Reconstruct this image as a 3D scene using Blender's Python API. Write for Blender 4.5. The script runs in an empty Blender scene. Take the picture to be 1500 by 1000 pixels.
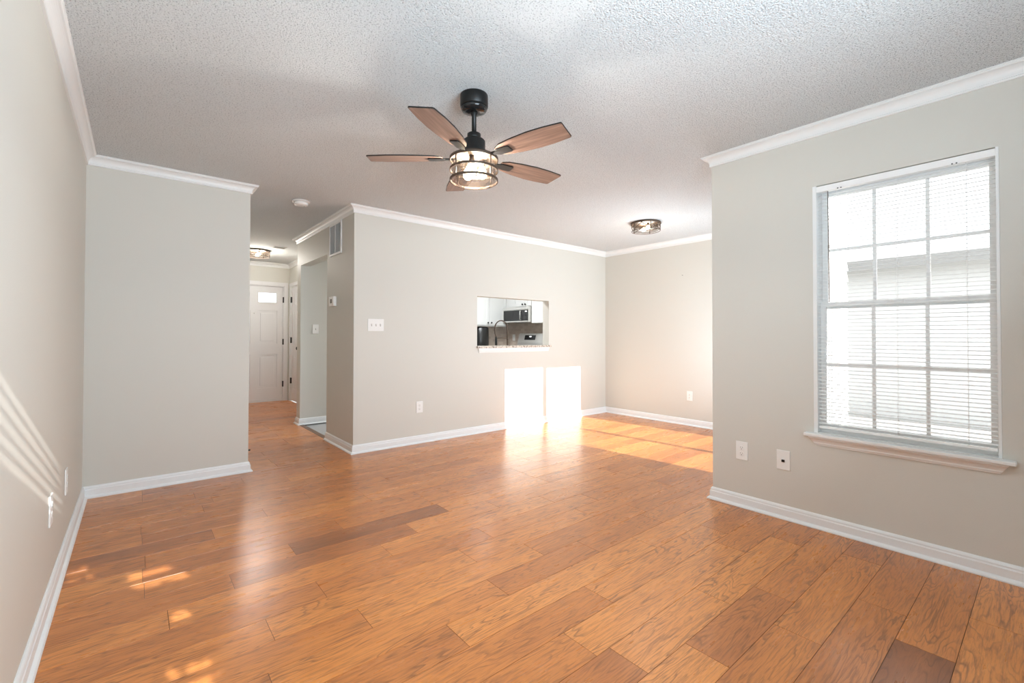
import bpy, bmesh, math, random
from mathutils import Vector, Matrix
random.seed(11)
R = math.radians
SC = bpy.context.scene
COL = SC.collection

# ------------------------------------------------------------------ camera
H = 1.1514
cd_ = bpy.data.cameras.new('camera'); cam = bpy.data.objects.new('camera', cd_); COL.objects.link(cam)
yaw, pitch, roll = R(39.7976), R(0.7273), R(0.0899)
F = Vector((math.sin(yaw)*math.cos(pitch), math.cos(yaw)*math.cos(pitch), math.sin(pitch)))
Rt = Vector((math.cos(yaw), -math.sin(yaw), 0)); Up = Rt.cross(F)
R2 = Rt*math.cos(roll)+Up*math.sin(roll); U2 = -Rt*math.sin(roll)+Up*math.cos(roll)
m = Matrix(((R2.x, U2.x, -F.x, 0), (R2.y, U2.y, -F.y, 0), (R2.z, U2.z, -F.z, H), (0, 0, 0, 1)))
cam.matrix_world = m
cd_.sensor_width = 36; cd_.lens = 662.634/1500*36; cd_.shift_y = -(500-484.216)/1500
cd_.clip_start = .02
SC.camera = cam

# ------------------------------------------------------------------ view, world, sun, daylight
SC.view_settings.view_transform = 'Standard'; SC.view_settings.look = 'None'
SC.view_settings.exposure = 0.08; SC.view_settings.gamma = 1; SC.view_settings.use_curve_mapping = False
SC.cycles.use_denoising = True
SC.cycles.max_bounces = 12; SC.cycles.diffuse_bounces = 7; SC.cycles.glossy_bounces = 5
SC.cycles.transparent_max_bounces = 16; SC.cycles.transmission_bounces = 8
SC.cycles.sample_clamp_indirect = 6; SC.cycles.caustics_reflective = False; SC.cycles.caustics_refractive = False

W = bpy.data.worlds.new('sky'); SC.world = W; W.use_nodes = True
bg = W.node_tree.nodes['Background']; bg.inputs[0].default_value = (.93, .96, 1, 1); bg.inputs[1].default_value = 2.3

def lamp(name, kind, loc, power, color=(1, 1, 1), direction=None, size=None, **kw):
    d = bpy.data.lights.new(name, kind); o = bpy.data.objects.new(name, d); COL.objects.link(o)
    d.energy = power; d.color = color; o.location = loc
    if direction is not None:
        o.rotation_euler = Vector(direction).to_track_quat('-Z', 'Y').to_euler()
    if size:
        d.shape = 'RECTANGLE'; d.size, d.size_y = size
    for k, v in kw.items(): setattr(d, k, v)
    return o
SUN = Vector((-.085, 1, -.41))
lamp('sun', 'SUN', (4, -6, 6), 14, (1, .955, .92), SUN, angle=R(.3))
lamp('daylight_sliding_door', 'AREA', (4.505, 1.60, 1.0), 62, (.75, .885, 1), (0, 1, .75), (1.38, 1.85))
lamp('daylight_rear_window', 'AREA', (.85, -.57, 1.36), 118, (.72, .87, 1), (-.22, 1, .8), (1.6, 1.28))
lamp('kitchen_fill_light', 'AREA', (3.9, 5.5, 2.38), 58, (.93, .96, 1), (0, 0, -1), (.9, .9))  # unseen area light without a fixture, added to brighten the kitchen

# ------------------------------------------------------------------ measured plan
XL, Y1, X2, X3, YB, X4, X5, Y5 = -.278, 4.405, .749, 1.649, 4.408, 5.538, 3.177, 1.571
C = 2.44
YR = -.60          # rear wall
YF = 8.85          # front door wall
XF = 2.14          # foyer right wall

# ------------------------------------------------------------------ materials
def nt(name):
    m = bpy.data.materials.new(name); m.use_nodes = True
    t = m.node_tree; return m, t, t.nodes['Principled BSDF']
def mat(name, col, rough=.5, metal=0., spec=.5, emit=None, estr=0., bump=None, coat=0.):
    m, t, b = nt(name)
    b.inputs['Base Color'].default_value = (*col, 1); b.inputs['Roughness'].default_value = rough
    b.inputs['Metallic'].default_value = metal; b.inputs['Specular IOR Level'].default_value = spec
    b.inputs['Coat Weight'].default_value = coat
    if emit: b.inputs['Emission Color'].default_value = (*emit, 1); b.inputs['Emission Strength'].default_value = estr
    tc = t.nodes.new('ShaderNodeTexCoord'); n = t.nodes.new('ShaderNodeTexNoise')
    sc, st = bump if bump else (60, .03)
    n.inputs['Scale'].default_value = sc; n.inputs['Detail'].default_value = 3
    bp = t.nodes.new('ShaderNodeBump'); bp.inputs['Strength'].default_value = st; bp.inputs['Distance'].default_value = .002
    t.links.new(tc.outputs['Object'], n.inputs['Vector']); t.links.new(n.outputs[0], bp.inputs['Height'])
    t.links.new(bp.outputs[0], b.inputs['Normal'])
    return m
PAINT = mat('greige_wall_paint', (.635, .625, .575), .55, bump=(220, .25))
TRIM = mat('white_trim_paint', (.80, .815, .81), .35)
BASEW = mat('white_baseboard_paint', (.80, .825, .835), .35)
DOORW = mat('white_door_paint', (.74, .74, .745), .4)
VINYL = mat('white_vinyl', (.88, .88, .87), .35)
SLAT = mat('white_blind_slats', (.90, .90, .89), .4)
PLASTIC = mat('white_plastic', (.84, .84, .82), .35)
GREYDOT = mat('grey_slot', (.12, .12, .12), .5)
BLACK = mat('matte_black_metal', (.010, .0095, .009), .4, .3)
BRONZE = mat('dark_bronze_metal', (.075, .050, .034), .5, .3)
CHROME = mat('polished_metal', (.7, .7, .7), .15, 1)
STEEL = mat('stainless_steel', (.74, .73, .70), .38, .6)
DARKGL = mat('black_glass', (.02, .02, .02), .12)
CABW = mat('white_cabinet_paint', (.78, .78, .76), .4)
SIDING = mat('white_exterior_siding', (.75, .75, .74), .7)
GROUND = mat('pale_patio_concrete', (.42, .41, .39), .9, bump=(20, .3))
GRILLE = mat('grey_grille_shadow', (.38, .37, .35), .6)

def glass_mat(name, tint=(1, 1, 1), refl=.08, rough=.02):
    m = bpy.data.materials.new(name); m.use_nodes = True; t = m.node_tree; t.nodes.clear()
    o = t.nodes.new('ShaderNodeOutputMaterial'); mx = t.nodes.new('ShaderNodeMixShader')
    tr = t.nodes.new('ShaderNodeBsdfTransparent'); tr.inputs[0].default_value = (*tint, 1)
    gl = t.nodes.new('ShaderNodeBsdfGlossy'); gl.inputs['Roughness'].default_value = rough
    lw = t.nodes.new('ShaderNodeFresnel'); lw.inputs[0].default_value = 1.35
    ml = t.nodes.new('ShaderNodeMath'); ml.operation = 'MULTIPLY'; ml.inputs[1].default_value = refl/.04
    t.links.new(lw.outputs[0], ml.inputs[0]); ml.use_clamp = True
    t.links.new(ml.outputs[0], mx.inputs[0]); t.links.new(tr.outputs[0], mx.inputs[1]); t.links.new(gl.outputs[0], mx.inputs[2])
    t.links.new(mx.outputs[0], o.inputs[0]); return m
GLASS = glass_mat('clear_window_glass', (.97, .98, .98), .04)
SHADEG = glass_mat('clear_lamp_glass', (.985, .97, .95), .02)
BULB = mat('lit_warm_bulb', (1, .8, .55), .3, emit=(1, .80, .52), estr=30)
DISPLAY = mat('lit_display_digits', (1, 1, 1), .3, emit=(1, 1, 1), estr=1.2)

def ceiling_mat():
    m, t, b = nt('popcorn_ceiling'); N = t.nodes; L = t.links
    b.inputs['Roughness'].default_value = .9; b.inputs['Specular IOR Level'].default_value = .1
    tc = N.new('ShaderNodeTexCoord')
    v = N.new('ShaderNodeTexVoronoi'); v.inputs['Scale'].default_value = 120; v.inputs['Randomness'].default_value = 1
    n = N.new('ShaderNodeTexNoise'); n.inputs['Scale'].default_value = 150; n.inputs['Detail'].default_value = 3; n.inputs['Roughness'].default_value = .65
    for x in (v, n): L.new(tc.outputs['Object'], x.inputs['Vector'])
    rp = N.new('ShaderNodeValToRGB'); rp.color_ramp.elements[0].position = .30; rp.color_ramp.elements[1].position = .62
    L.new(n.outputs[0], rp.inputs[0])
    ad = N.new('ShaderNodeMath'); ad.operation = 'SUBTRACT'; L.new(rp.outputs[0], ad.inputs[0]); L.new(v.outputs['Distance'], ad.inputs[1])
    bp = N.new('ShaderNodeBump'); bp.inputs['Strength'].default_value = .9; bp.inputs['Distance'].default_value = .008
    L.new(ad.outputs[0], bp.inputs['Height']); L.new(bp.outputs[0], b.inputs['Normal'])
    # small shadows between the granules, painted as dark specks into the base colour
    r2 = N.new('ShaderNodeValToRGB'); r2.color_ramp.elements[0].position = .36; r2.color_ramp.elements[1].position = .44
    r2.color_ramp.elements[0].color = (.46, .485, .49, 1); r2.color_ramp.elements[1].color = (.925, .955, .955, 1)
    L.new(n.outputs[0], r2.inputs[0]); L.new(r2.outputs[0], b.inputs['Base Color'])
    return m
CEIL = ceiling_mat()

def wood_floor():
    m, t, b = nt('oak_plank_floor'); N = t.nodes; L = t.links
    at = N.new('ShaderNodeAttribute'); at.attribute_name = 'plank'
    geo = N.new('ShaderNodeNewGeometry'); sep = N.new('ShaderNodeSeparateColor'); L.new(at.outputs['Color'], sep.inputs[0])
    off = N.new('ShaderNodeVectorMath'); off.operation = 'MULTIPLY'; off.inputs[1].default_value = (37, 53, 71); L.new(at.outputs['Vector'], off.inputs[0])
    ad = N.new('ShaderNodeVectorMath'); ad.operation = 'ADD'; L.new(geo.outputs['Position'], ad.inputs[0]); L.new(off.outputs[0], ad.inputs[1])
    def mapped(s):
        q = N.new('ShaderNodeVectorMath'); q.operation = 'MULTIPLY'; q.inputs[1].default_value = s; L.new(ad.outputs[0], q.inputs[0]); return q.outputs[0]
    # cathedral figure: contour bands of a stretched noise field
    n1 = N.new('ShaderNodeTexNoise'); n1.inputs['Scale'].default_value = 1; n1.inputs['Detail'].default_value = 3.5; n1.inputs['Roughness'].default_value = .5; n1.inputs['Distortion'].default_value = .35
    L.new(mapped((1.5, 10, 1)), n1.inputs['Vector'])
    mu = N.new('ShaderNodeMath'); mu.operation = 'MULTIPLY'; mu.inputs[1].default_value = 15; L.new(n1.outputs[0], mu.inputs[0])
    fr = N.new('ShaderNodeMath'); fr.operation = 'FRACT'; L.new(mu.outputs[0], fr.inputs[0])
    rb = N.new('ShaderNodeValToRGB'); e = rb.color_ramp.elements
    e[0].position = 0; e[0].color = (0, 0, 0, 1); e[1].position = 1; e[1].color = (0, 0, 0, 1)
    x = e.new(.16); x.color = (1, 1, 1, 1); x = e.new(.45); x.color = (.10, .10, .10, 1)
    L.new(fr.outputs[0], rb.inputs[0])
    # fine pores
    n2 = N.new('ShaderNodeTexNoise'); n2.inputs['Scale'].default_value = 1; n2.inputs['Detail'].default_value = 5; n2.inputs['Roughness'].default_value = .7
    L.new(mapped((9, 150, 1)), n2.inputs['Vector'])
    # broad clouding
    n3 = N.new('ShaderNodeTexNoise'); n3.inputs['Scale'].default_value = 1; n3.inputs['Detail'].default_value = 3
    L.new(mapped((2.2, 9, 1)), n3.inputs['Vector'])
    # patches where figure is strong
    n4 = N.new('ShaderNodeTexNoise'); n4.inputs['Scale'].default_value = 1; n4.inputs['Detail'].default_value = 4; n4.inputs['Roughness'].default_value = .6
    L.new(mapped((2.5, 14, 1)), n4.inputs['Vector'])
    r4 = N.new('ShaderNodeValToRGB'); r4.color_ramp.elements[0].position = .36; r4.color_ramp.elements[1].position = .60; L.new(n4.outputs[0], r4.inputs[0])
    inv = N.new('ShaderNodeMath'); inv.operation = 'SUBTRACT'; inv.inputs[0].default_value = 1; L.new(rb.outputs[0], inv.inputs[1])
    fm = N.new('ShaderNodeMath'); fm.operation = 'MULTIPLY'; L.new(rb.outputs[0], fm.inputs[0]); L.new(r4.outputs[0], fm.inputs[1])
    tone = N.new('ShaderNodeValToRGB'); e = tone.color_ramp.elements
    e[0].position = 0; e[0].color = (0.268, 0.094, 0.033, 1); e[1].position = 1; e[1].color = (0.756, 0.312, 0.094, 1)
    for p, c in ((.25, (0.488, 0.170, 0.048, 1)), (.55, (0.634, 0.234, 0.061, 1)), (.8, (0.732, 0.288, 0.077, 1))):
        x = e.new(p); x.color = c
    a3 = N.new('ShaderNodeMath'); a3.operation = 'MULTIPLY_ADD'; a3.inputs[1].default_value = .55; L.new(n3.outputs[0], a3.inputs[0])
    a4 = N.new('ShaderNodeMath'); a4.operation = 'SUBTRACT'; a4.inputs[1].default_value = .27; L.new(sep.outputs[0], a4.inputs[0]); L.new(a4.outputs[0], a3.inputs[2])
    L.new(a3.outputs[0], tone.inputs[0])
    def darken(col, fac, amount, tgt):
        mx = N.new('ShaderNodeMix'); mx.data_type = 'RGBA'; k = N.new('ShaderNodeMath'); k.operation = 'MULTIPLY'; k.inputs[1].default_value = amount
        L.new(fac, k.inputs[0]); L.new(k.outputs[0], mx.inputs[0]); L.new(col, mx.inputs[6]); mx.inputs[7].default_value = tgt; return mx.outputs[2]
    c = darken(tone.outputs[0], fm.outputs[0], .75, (.16, .06, .022, 1))
    r2 = N.new('ShaderNodeValToRGB'); r2.color_ramp.elements[0].position = .47; r2.color_ramp.elements[1].position = .66; L.new(n2.outputs[0], r2.inputs[0])
    c = darken(c, r2.outputs[0], .55, (.20, .075, .028, 1))
    L.new(c, b.inputs['Base Color'])
    b.inputs['Specular IOR Level'].default_value = .5
    rr = N.new('ShaderNodeMapRange'); rr.inputs[3].default_value = .22; rr.inputs[4].default_value = .36; L.new(n4.outputs[0], rr.inputs[0]); L.new(rr.outputs[0], b.inputs['Roughness'])
    b.inputs['Coat Weight'].default_value = .18; b.inputs['Coat Roughness'].default_value = .22
    # hand scraped waviness
    n5 = N.new('ShaderNodeTexNoise'); n5.inputs['Scale'].default_value = 1; n5.inputs['Detail'].default_value = 1
    L.new(mapped((5, 22, 1)), n5.inputs['Vector'])
    bp = N.new('ShaderNodeBump'); bp.inputs['Strength'].default_value = .25; bp.inputs['Distance'].default_value = .004; L.new(n5.outputs[0], bp.inputs['Height'])
    bp2 = N.new('ShaderNodeBump'); bp2.inputs['Strength'].default_value = .12; bp2.inputs['Distance'].default_value = .001; bp2.invert = True
    L.new(r2.outputs[0], bp2.inputs['Height']); L.new(bp.outputs[0], bp2.inputs['Normal']); L.new(bp2.outputs[0], b.inputs['Normal'])
    return m
FLOORM = wood_floor()
SEAM = mat('dark_plank_seam', (.10, .05, .025), .8)

def blade_mat():
    m, t, b = nt('walnut_fan_blade'); N = t.nodes; L = t.links
    tc = N.new('ShaderNodeTexCoord'); mp = N.new('ShaderNodeMapping'); mp.inputs['Scale'].default_value = (4, 60, 4)
    n = N.new('ShaderNodeTexNoise'); n.inputs['Scale'].default_value = 1; n.inputs['Detail'].default_value = 4
    r = N.new('ShaderNodeValToRGB'); r.color_ramp.elements[0].color = (.135, .075, .052, 1); r.color_ramp.elements[1].color = (.30, .185, .135, 1)
    r.color_ramp.elements[0].position = .3; r.color_ramp.elements[1].position = .7
    L.new(tc.outputs['Object'], mp.inputs[0]); L.new(mp.outputs[0], n.inputs['Vector']); L.new(n.outputs[0], r.inputs[0]); L.new(r.outputs[0], b.inputs['Base Color'])
    b.inputs['Roughness'].default_value = .4; return m
BLADE = blade_mat()
def granite():
    m, t, b = nt('speckled_granite'); N = t.nodes; L = t.links
    tc = N.new('ShaderNodeTexCoord'); n = N.new('ShaderNodeTexNoise'); n.inputs['Scale'].default_value = 45; n.inputs['Detail'].default_value = 5
    r = N.new('ShaderNodeValToRGB'); e = r.color_ramp.elements; e[0].position = .36; e[0].color = (.16, .12, .09, 1); e[1].position = .56; e[1].color = (.66, .60, .52, 1)
    L.new(tc.outputs['Object'], n.inputs['Vector']); L.new(n.outputs[0], r.inputs[0]); L.new(r.outputs[0], b.inputs['Base Color']); b.inputs['Roughness'].default_value = .25; return m
GRANITE = granite()
def tile(name, c1, c2, mort, bw, bh, rough=.4):
    m, t, b = nt(name); N = t.nodes; L = t.links
    tc = N.new('ShaderNodeTexCoord'); sp = N.new('ShaderNodeSeparateXYZ'); L.new(tc.outputs['Object'], sp.inputs[0])
    ad = N.new('ShaderNodeMath'); L.new(sp.outputs[0], ad.inputs[0]); L.new(sp.outputs[1], ad.inputs[1])
    cb = N.new('ShaderNodeCombineXYZ'); L.new(ad.outputs[0], cb.inputs[0]); L.new(sp.outputs[2], cb.inputs[1])
    br = N.new('ShaderNodeTexBrick'); br.inputs['Color1'].default_value = (*c1, 1); br.inputs['Color2'].default_value = (*c2, 1); br.inputs['Mortar'].default_value = (*mort, 1)
    br.inputs['Scale'].default_value = 1; br.inputs['Brick Width'].default_value = bw; br.inputs['Row Height'].default_value = bh; br.inputs['Mortar Size'].default_value = .0025
    L.new(cb.outputs[0], br.inputs['Vector']); L.new(br.outputs[0], b.inputs['Base Color']); b.inputs['Roughness'].default_value = rough; return m
SPLASH = tile('tumbled_stone_backsplash', (.58, .47, .40), (.72, .62, .54), (.64, .57, .50), .10, .05)
KTILE = mat('pale_grey_kitchen_tile', (.45, .45, .45), .4)
def leaf_mat():
    return mat('dark_green_leaves', (.05, .09, .03), .6)
LEAF = leaf_mat(); BARK = mat('brown_bark', (.10, .07, .05), .9)

# ------------------------------------------------------------------ mesh helpers
def new(): return bmesh.new()
def bx(bm, x0, x1, y0, y1, z0, z1, mi=0):
    vs = [bm.verts.new((x, y, z)) for x in (x0, x1) for y in (y0, y1) for z in (z0, z1)]
    for q in ((0, 1, 3, 2), (4, 6, 7, 5), (0, 4, 5, 1), (2, 3, 7, 6), (0, 2, 6, 4), (1, 5, 7, 3)):
        f = bm.faces.new([vs[i] for i in q]); f.material_index = mi
    return bm
def rbox(x0, x1, y0, y1, z0, z1, b=.002, seg=2):
    bm = new(); bx(bm, x0, x1, y0, y1, z0, z1)
    bmesh.ops.bevel(bm, geom=bm.edges[:], offset=b, segments=seg, profile=.6, affect='EDGES'); return bm
def lathe(bm, prof, c=(0, 0, 0), n=40, axis='z', smooth=True, cap=True):
    rings = []
    for r, z in prof:
        ring = []
        for i in range(n):
            a = 2*math.pi*i/n; p = (r*math.cos(a), r*math.sin(a), z)
            if axis == 'x': p = (p[2], p[0], p[1])
            if axis == 'y': p = (p[1], p[2], p[0])
            ring.append(bm.verts.new((c[0]+p[0], c[1]+p[1], c[2]+p[2])))
        rings.append(ring)
    for a, b in zip(rings, rings[1:]):
        for i in range(n):
            f = bm.faces.new((a[i], a[(i+1) % n], b[(i+1) % n], b[i])); f.smooth = smooth
    if cap:
        for ring in (rings[0][::-1], rings[-1]):
            try: bm.faces.new(ring)
            except ValueError: pass
    return bm
def loop_lathe(bm, prof, c=(0, 0, 0), n=48):   # closed profile ring (torus like)
    rings = []
    for r, z in prof:
        rings.append([bm.verts.new((c[0]+r*math.cos(2*math.pi*i/n), c[1]+r*math.sin(2*math.pi*i/n), c[2]+z)) for i in range(n)])
    for k in range(len(rings)):
        a, b = rings[k], rings[(k+1) % len(rings)]
        for i in range(n): bm.faces.new((a[i], a[(i+1) % n], b[(i+1) % n], b[i]))
    return bm
def tube(bm, pts, r, n=10, closed=False):
    pts = [Vector(p) for p in pts]; rings = []; N_ = len(pts); prev = None
    for i, p in enumerate(pts):
        a = pts[(i-1) % N_] if (closed or i) else p; b = pts[(i+1) % N_] if (closed or i < N_-1) else p
        d = (b-a).normalized()
        u = d.cross(Vector((0, 0, 1)));
        if prev is not None: u = prev - d*prev.dot(d)
        if u.length < 1e-5: u = d.cross(Vector((0, 1, 0)))
        u.normalize(); prev = u; v = d.cross(u)
        rr = r[i] if isinstance(r, (list, tuple)) else r
        rings.append([bm.verts.new(p+(u*math.cos(2*math.pi*k/n)+v*math.sin(2*math.pi*k/n))*rr) for k in range(n)])
    for i in range(N_ if closed else N_-1):
        a, b = rings[i], rings[(i+1) % N_]
        for k in range(n):
            f = bm.faces.new((a[k], a[(k+1) % n], b[(k+1) % n], b[k])); f.smooth = True
    if not closed:
        bm.faces.new(rings[0][::-1]); bm.faces.new(rings[-1])
    return bm
def prism(bm, poly, h0, h1, plane='xy'):
    def P(a, b, h): return {'xy': (a, b, h), 'xz': (a, h, b), 'yz': (h, a, b)}[plane]
    lo = [bm.verts.new(P(a, b, h0)) for a, b in poly]; hi = [bm.verts.new(P(a, b, h1)) for a, b in poly]
    bm.faces.new(lo[::-1]); bm.faces.new(hi)
    for i in range(len(poly)):
        j = (i+1) % len(poly); bm.faces.new((lo[i], lo[j], hi[j], hi[i]))
    return bm
def obj(name, bm, m, parent=None, kind=None, label=None, cat=None, group=None, loc=None):
    bmesh.ops.recalc_face_normals(bm, faces=bm.faces[:])
    me = bpy.data.meshes.new(name); bm.to_mesh(me); bm.free()
    for x in (m if isinstance(m, (list, tuple)) else [m]): me.materials.append(x)
    o = bpy.data.objects.new(name, me); COL.objects.link(o)
    if loc: o.location = loc
    if parent: o.parent = parent
    if kind: o['kind'] = kind
    if label: o['label'] = label
    if cat: o['category'] = cat
    if group: o['group'] = group
    return o
def thing(name, label, cat, loc=(0, 0, 0), rot=(0, 0, 0), group=None, kind=None):
    o = bpy.data.objects.new(name, None); COL.objects.link(o); o.location = loc; o.rotation_euler = rot
    o.empty_display_size = .05
    if label: o['label'] = label
    if cat: o['category'] = cat
    if group: o['group'] = group
    if kind: o['kind'] = kind
    return o
def S(name, bm, m, parent=None): return obj(name, bm, m, parent, kind=None if parent else 'structure')
def copy_tree(o, parent=None):
    c = o.copy(); COL.objects.link(c)
    if parent is not None: c.parent = parent
    for ch in list(o.children): copy_tree(ch, c)
    return c

# ------------------------------------------------------------------ shell
T = .12
bm = bx(new(), XL-T, XL, YR-T, Y1+T, 0, C); S('wall_left', bm, PAINT)
bm = bx(new(), XL, X2, Y1, Y1+T, 0, C); S('wall_back_left', bm, PAINT)
bm = bx(new(), X2-T, X2, Y1+T, YF+T, 0, C); S('wall_hall_left', bm, PAINT)
# back wall with the kitchen pass-through
PX0, PX1, PZ0, PZ1 = 3.131, 4.325, 1.010, 1.634
bm = new()
bx(bm, X3, PX0, YB, YB+T, 0, C); bx(bm, PX1, X4+.14, YB, YB+T, 0, C)
bx(bm, PX0, PX1, YB, YB+T, 0, PZ0-.0005); bx(bm, PX0, PX1, YB, YB+T, PZ1, C)
S('wall_back', bm, PAINT)
OY0, OY1, OZ = 5.215, 6.27, 2.07
bm = new(); bx(bm, X3, X3+T, YB+T, OY0, 0, C); bx(bm, X3, X3+T, OY0, OY1, OZ, C); S('wall_hall_right', bm, PAINT)
bm = new(); bx(bm, X3, 4.32, OY1, OY1+.16, 0, C); S('wall_kitchen_left', bm, PAINT)
bm = new(); bx(bm, 4.20, 4.32, OY1+.16, 6.93, 0, C); bx(bm, 4.20, X4+.28, 6.93, 7.05, 0, C); S('wall_kitchen_back', bm, PAINT)
bm = new(); bx(bm, X4+.14, X4+.28, YB, 6.93, 0, C); S('wall_kitchen_right', bm, PAINT)
# foyer right wall with closet door opening
CY0, CY1, CZ = 8.12, 8.76, 2.04
bm = new(); bx(bm, XF, XF+T, OY1+.16, CY0, 0, C); bx(bm, XF, XF+T, CY1, YF+T, 0, C); bx(bm, XF, XF+T, CY0, CY1, CZ, C); S('wall_foyer_right', bm, PAINT)
DX0, DX1, DZ = 1.105, 2.055, 2.05
bm = new(); bx(bm, X2, DX0, YF, YF+T, 0, C); bx(bm, DX1, XF, YF, YF+T, 0, C); bx(bm, DX0, DX1, YF, YF+T, DZ, C); S('wall_front', bm, PAINT)
bm = bx(new(), X4, X4+.14, Y5-.14, YB, 0, C); S('wall_dining_right', bm, PAINT)
SX0, SX1, SZ = 3.72, 5.30, 2.00
bm = new(); bx(bm, X5+.14, SX0, Y5-.14, Y5, 0, C); bx(bm, SX1, X4, Y5-.14, Y5, 0, C); bx(bm, SX0, SX1, Y5-.14, Y5, SZ, C); S('wall_dining_front', bm, PAINT)
WY0, WY1, WZ0, WZ1 = .165, .943, .573, 2.068
bm = new(); bx(bm, X5, X5+.14, YR-T, WY0, 0, C); bx(bm, X5, X5+.14, WY1, Y5, 0, C)
bx(bm, X5, X5+.14, WY0, WY1, 0, WZ0); bx(bm, X5, X5+.14, WY0, WY1, WZ1, C); S('wall_right', bm, PAINT)
# rear wall, window behind the camera
RX0, RX1, RZ0, RZ1 = -.17, 2.45, .70, 2.13
bm = new(); bx(bm, XL, RX0, YR-T, YR, 0, C); bx(bm, RX1, X5, YR-T, YR, 0, C); bx(bm, RX0, RX1, YR-T, YR, 0, RZ0); bx(bm, RX0, RX1, YR-T, YR, RZ1, C); S('wall_rear', bm, PAINT)
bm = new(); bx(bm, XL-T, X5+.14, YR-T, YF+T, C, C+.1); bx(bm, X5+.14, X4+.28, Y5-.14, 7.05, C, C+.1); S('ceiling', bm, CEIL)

# ------------------------------------------------------------------ floor planks (rows run left to right, joints where the photo shows them)
ROW0, RW = .068, .1665
J = {0: [2.645], 1: [1.32, 2.24], 2: [1.53, 2.455], 3: [1.98, 2.9], 4: [1.60, 2.203], 5: [1.98, 2.83], 6: [1.29, 2.515], 7: [1.60, 2.67], 8: [.965, 2.2], 9: [.36, 1.29, 1.92, 2.525],
     10: [.732, 1.667, 2.6], 11: [.418, 1.352, 2.27], 12: [.662, 1.587], 13: [.115, 1.05, 2.25], 14: [.36, 1.285, 1.895], 15: [.663, 1.60],
     16: [.968], 17: [.05, 1.6], 18: [.36, 1.285], 19: [.661, 1.29], 20: [.968, 1.567], 21: [.36], 22: [.43], 23: [1.58]}
TONE = {(15, .663): .05, (1, 1.32): .02, (4, 1.60): .30, (14, .36): .25, (12, .662): .42, (2, 1.53): .35, (7, .6): .3}
rects = [(XL, X5, YR, YB), (X5, X4, Y5, YB), (X2, X3, YB, YF+.03), (X3, XF, OY1+.16, YF+.03)]
bm = new(); lay = bm.loops.layers.float_color.new('plank')
def plank(x0, x1, y0, y1, col):
    g = .0007; i = .0011; d = .0012
    lo = [bm.verts.new(p) for p in ((x0+g, y0+g, -d), (x1-g, y0+g, -d), (x1-g, y1-g, -d), (x0+g, y1-g, -d))]
    hi = [bm.verts.new(p) for p in ((x0+i, y0+i, 0), (x1-i, y0+i, 0), (x1-i, y1-i, 0), (x0+i, y1-i, 0))]
    fs = [bm.faces.new(hi)]+[bm.faces.new((lo[k], lo[(k+1) % 4], hi[(k+1) % 4], hi[k])) for k in range(4)]
    for f in fs:
        for l in f.loops: l[lay] = (*col, 1)
rnd = random.Random(4)
for row in range(-5, 54):
    y0 = ROW0+RW*row; y1 = y0+RW
    js = sorted(J.get(row, [rnd.choice([.05, .36, .66, .97, 1.28])]))
    while js[-1] < 6: js.append(js[-1]+rnd.choice([.93, .93, .62, 1.24]))
    while js[0] > -.4: js.insert(0, js[0]-rnd.choice([.93, .93, .62, 1.24]))
    for a, b_ in zip(js, js[1:]):
        tone = TONE.get((row, round(a, 3)), min(1, max(0.12, rnd.gauss(.50, .13))))
        col = (tone, rnd.random(), rnd.random())
        for rx0, rx1, ry0, ry1 in rects:
            u0, u1, v0, v1 = max(a, rx0), min(b_, rx1), max(y0, ry0), min(y1, ry1)
            if u1-u0 > .004 and v1-v0 > .004: plank(u0, u1, v0, v1, col)
for rx0, rx1, ry0, ry1 in rects:
    bx(bm, rx0, rx1, ry0, ry1, -.08, -.0011, 1)
S('floor', bm, [FLOORM, SEAM])
bm = bx(new(), X3, X4+.14, YB+T, OY1, -.08, -.012); bx(bm, 4.32, X4+.14, OY1, 6.93, -.08, -.012); S('floor_kitchen', bm, KTILE)
bm = prism(new(), [(X3-.012, -.002), (X3-.004, .004), (X3+.03, .006), (X3+.055, -.001), (X3+.055, -.012), (X3-.012, -.0108)], OY0+.001, OY1-.032, 'xz')
S('trim_threshold', bm, mat('brown_threshold_strip', (.14, .07, .035), .4))

# ------------------------------------------------------------------ crown moulding and baseboards
CP, CDR, TB, HB = .0554, .0714, .0309, .0839
crown = [(0, C-CDR), (.010, C-CDR), (.0125, C-CDR+.004), (.0125, C-CDR+.009), (.009, C-CDR+.0125)]
for i in range(9):
    a = i/8*math.pi/2; crown.append((.011+(CP-.019)*(1-math.cos(a)), C-CDR+.016+(CDR-.032)*math.sin(a)))
crown += [(CP-.005, C-.0135), (CP-.005, C-.009), (CP, C-.007), (CP, C-.0002), (0, C-.0002)]
base = [(0, 0), (TB, 0), (TB, .006), (TB-.004, .013), (TB-.011, .018), (.0165, .020), (.0155, .058), (.013, .061), (.0115, .066), (.012, .071), (.009, .078), (.004, HB), (0, HB)]
base = [(u, z+.0003) for u, z in base]
def run(name, a, b, n, na, nb, prof, m, parent=None):
    bm = new(); rings = []
    n = Vector(n)
    for p, q in ((a, na), (b, nb)):
        off = n if q is None else n+Vector(q)
        rings.append([bm.verts.new((p[0]+off.x*u, p[1]+off.y*u, z)) for u, z in prof])
    k = len(prof)
    for i in range(k):
        j = (i+1) % k; bm.faces.new((rings[0][i], rings[0][j], rings[1][j], rings[1][i]))
    bm.faces.new(rings[0]); bm.faces.new(rings[1][::-1])
    return S(name, bm, m, parent)
E_, W_, N_, S_ = (1, 0), (-1, 0), (0, 1), (0, -1)   # inner normals
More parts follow.
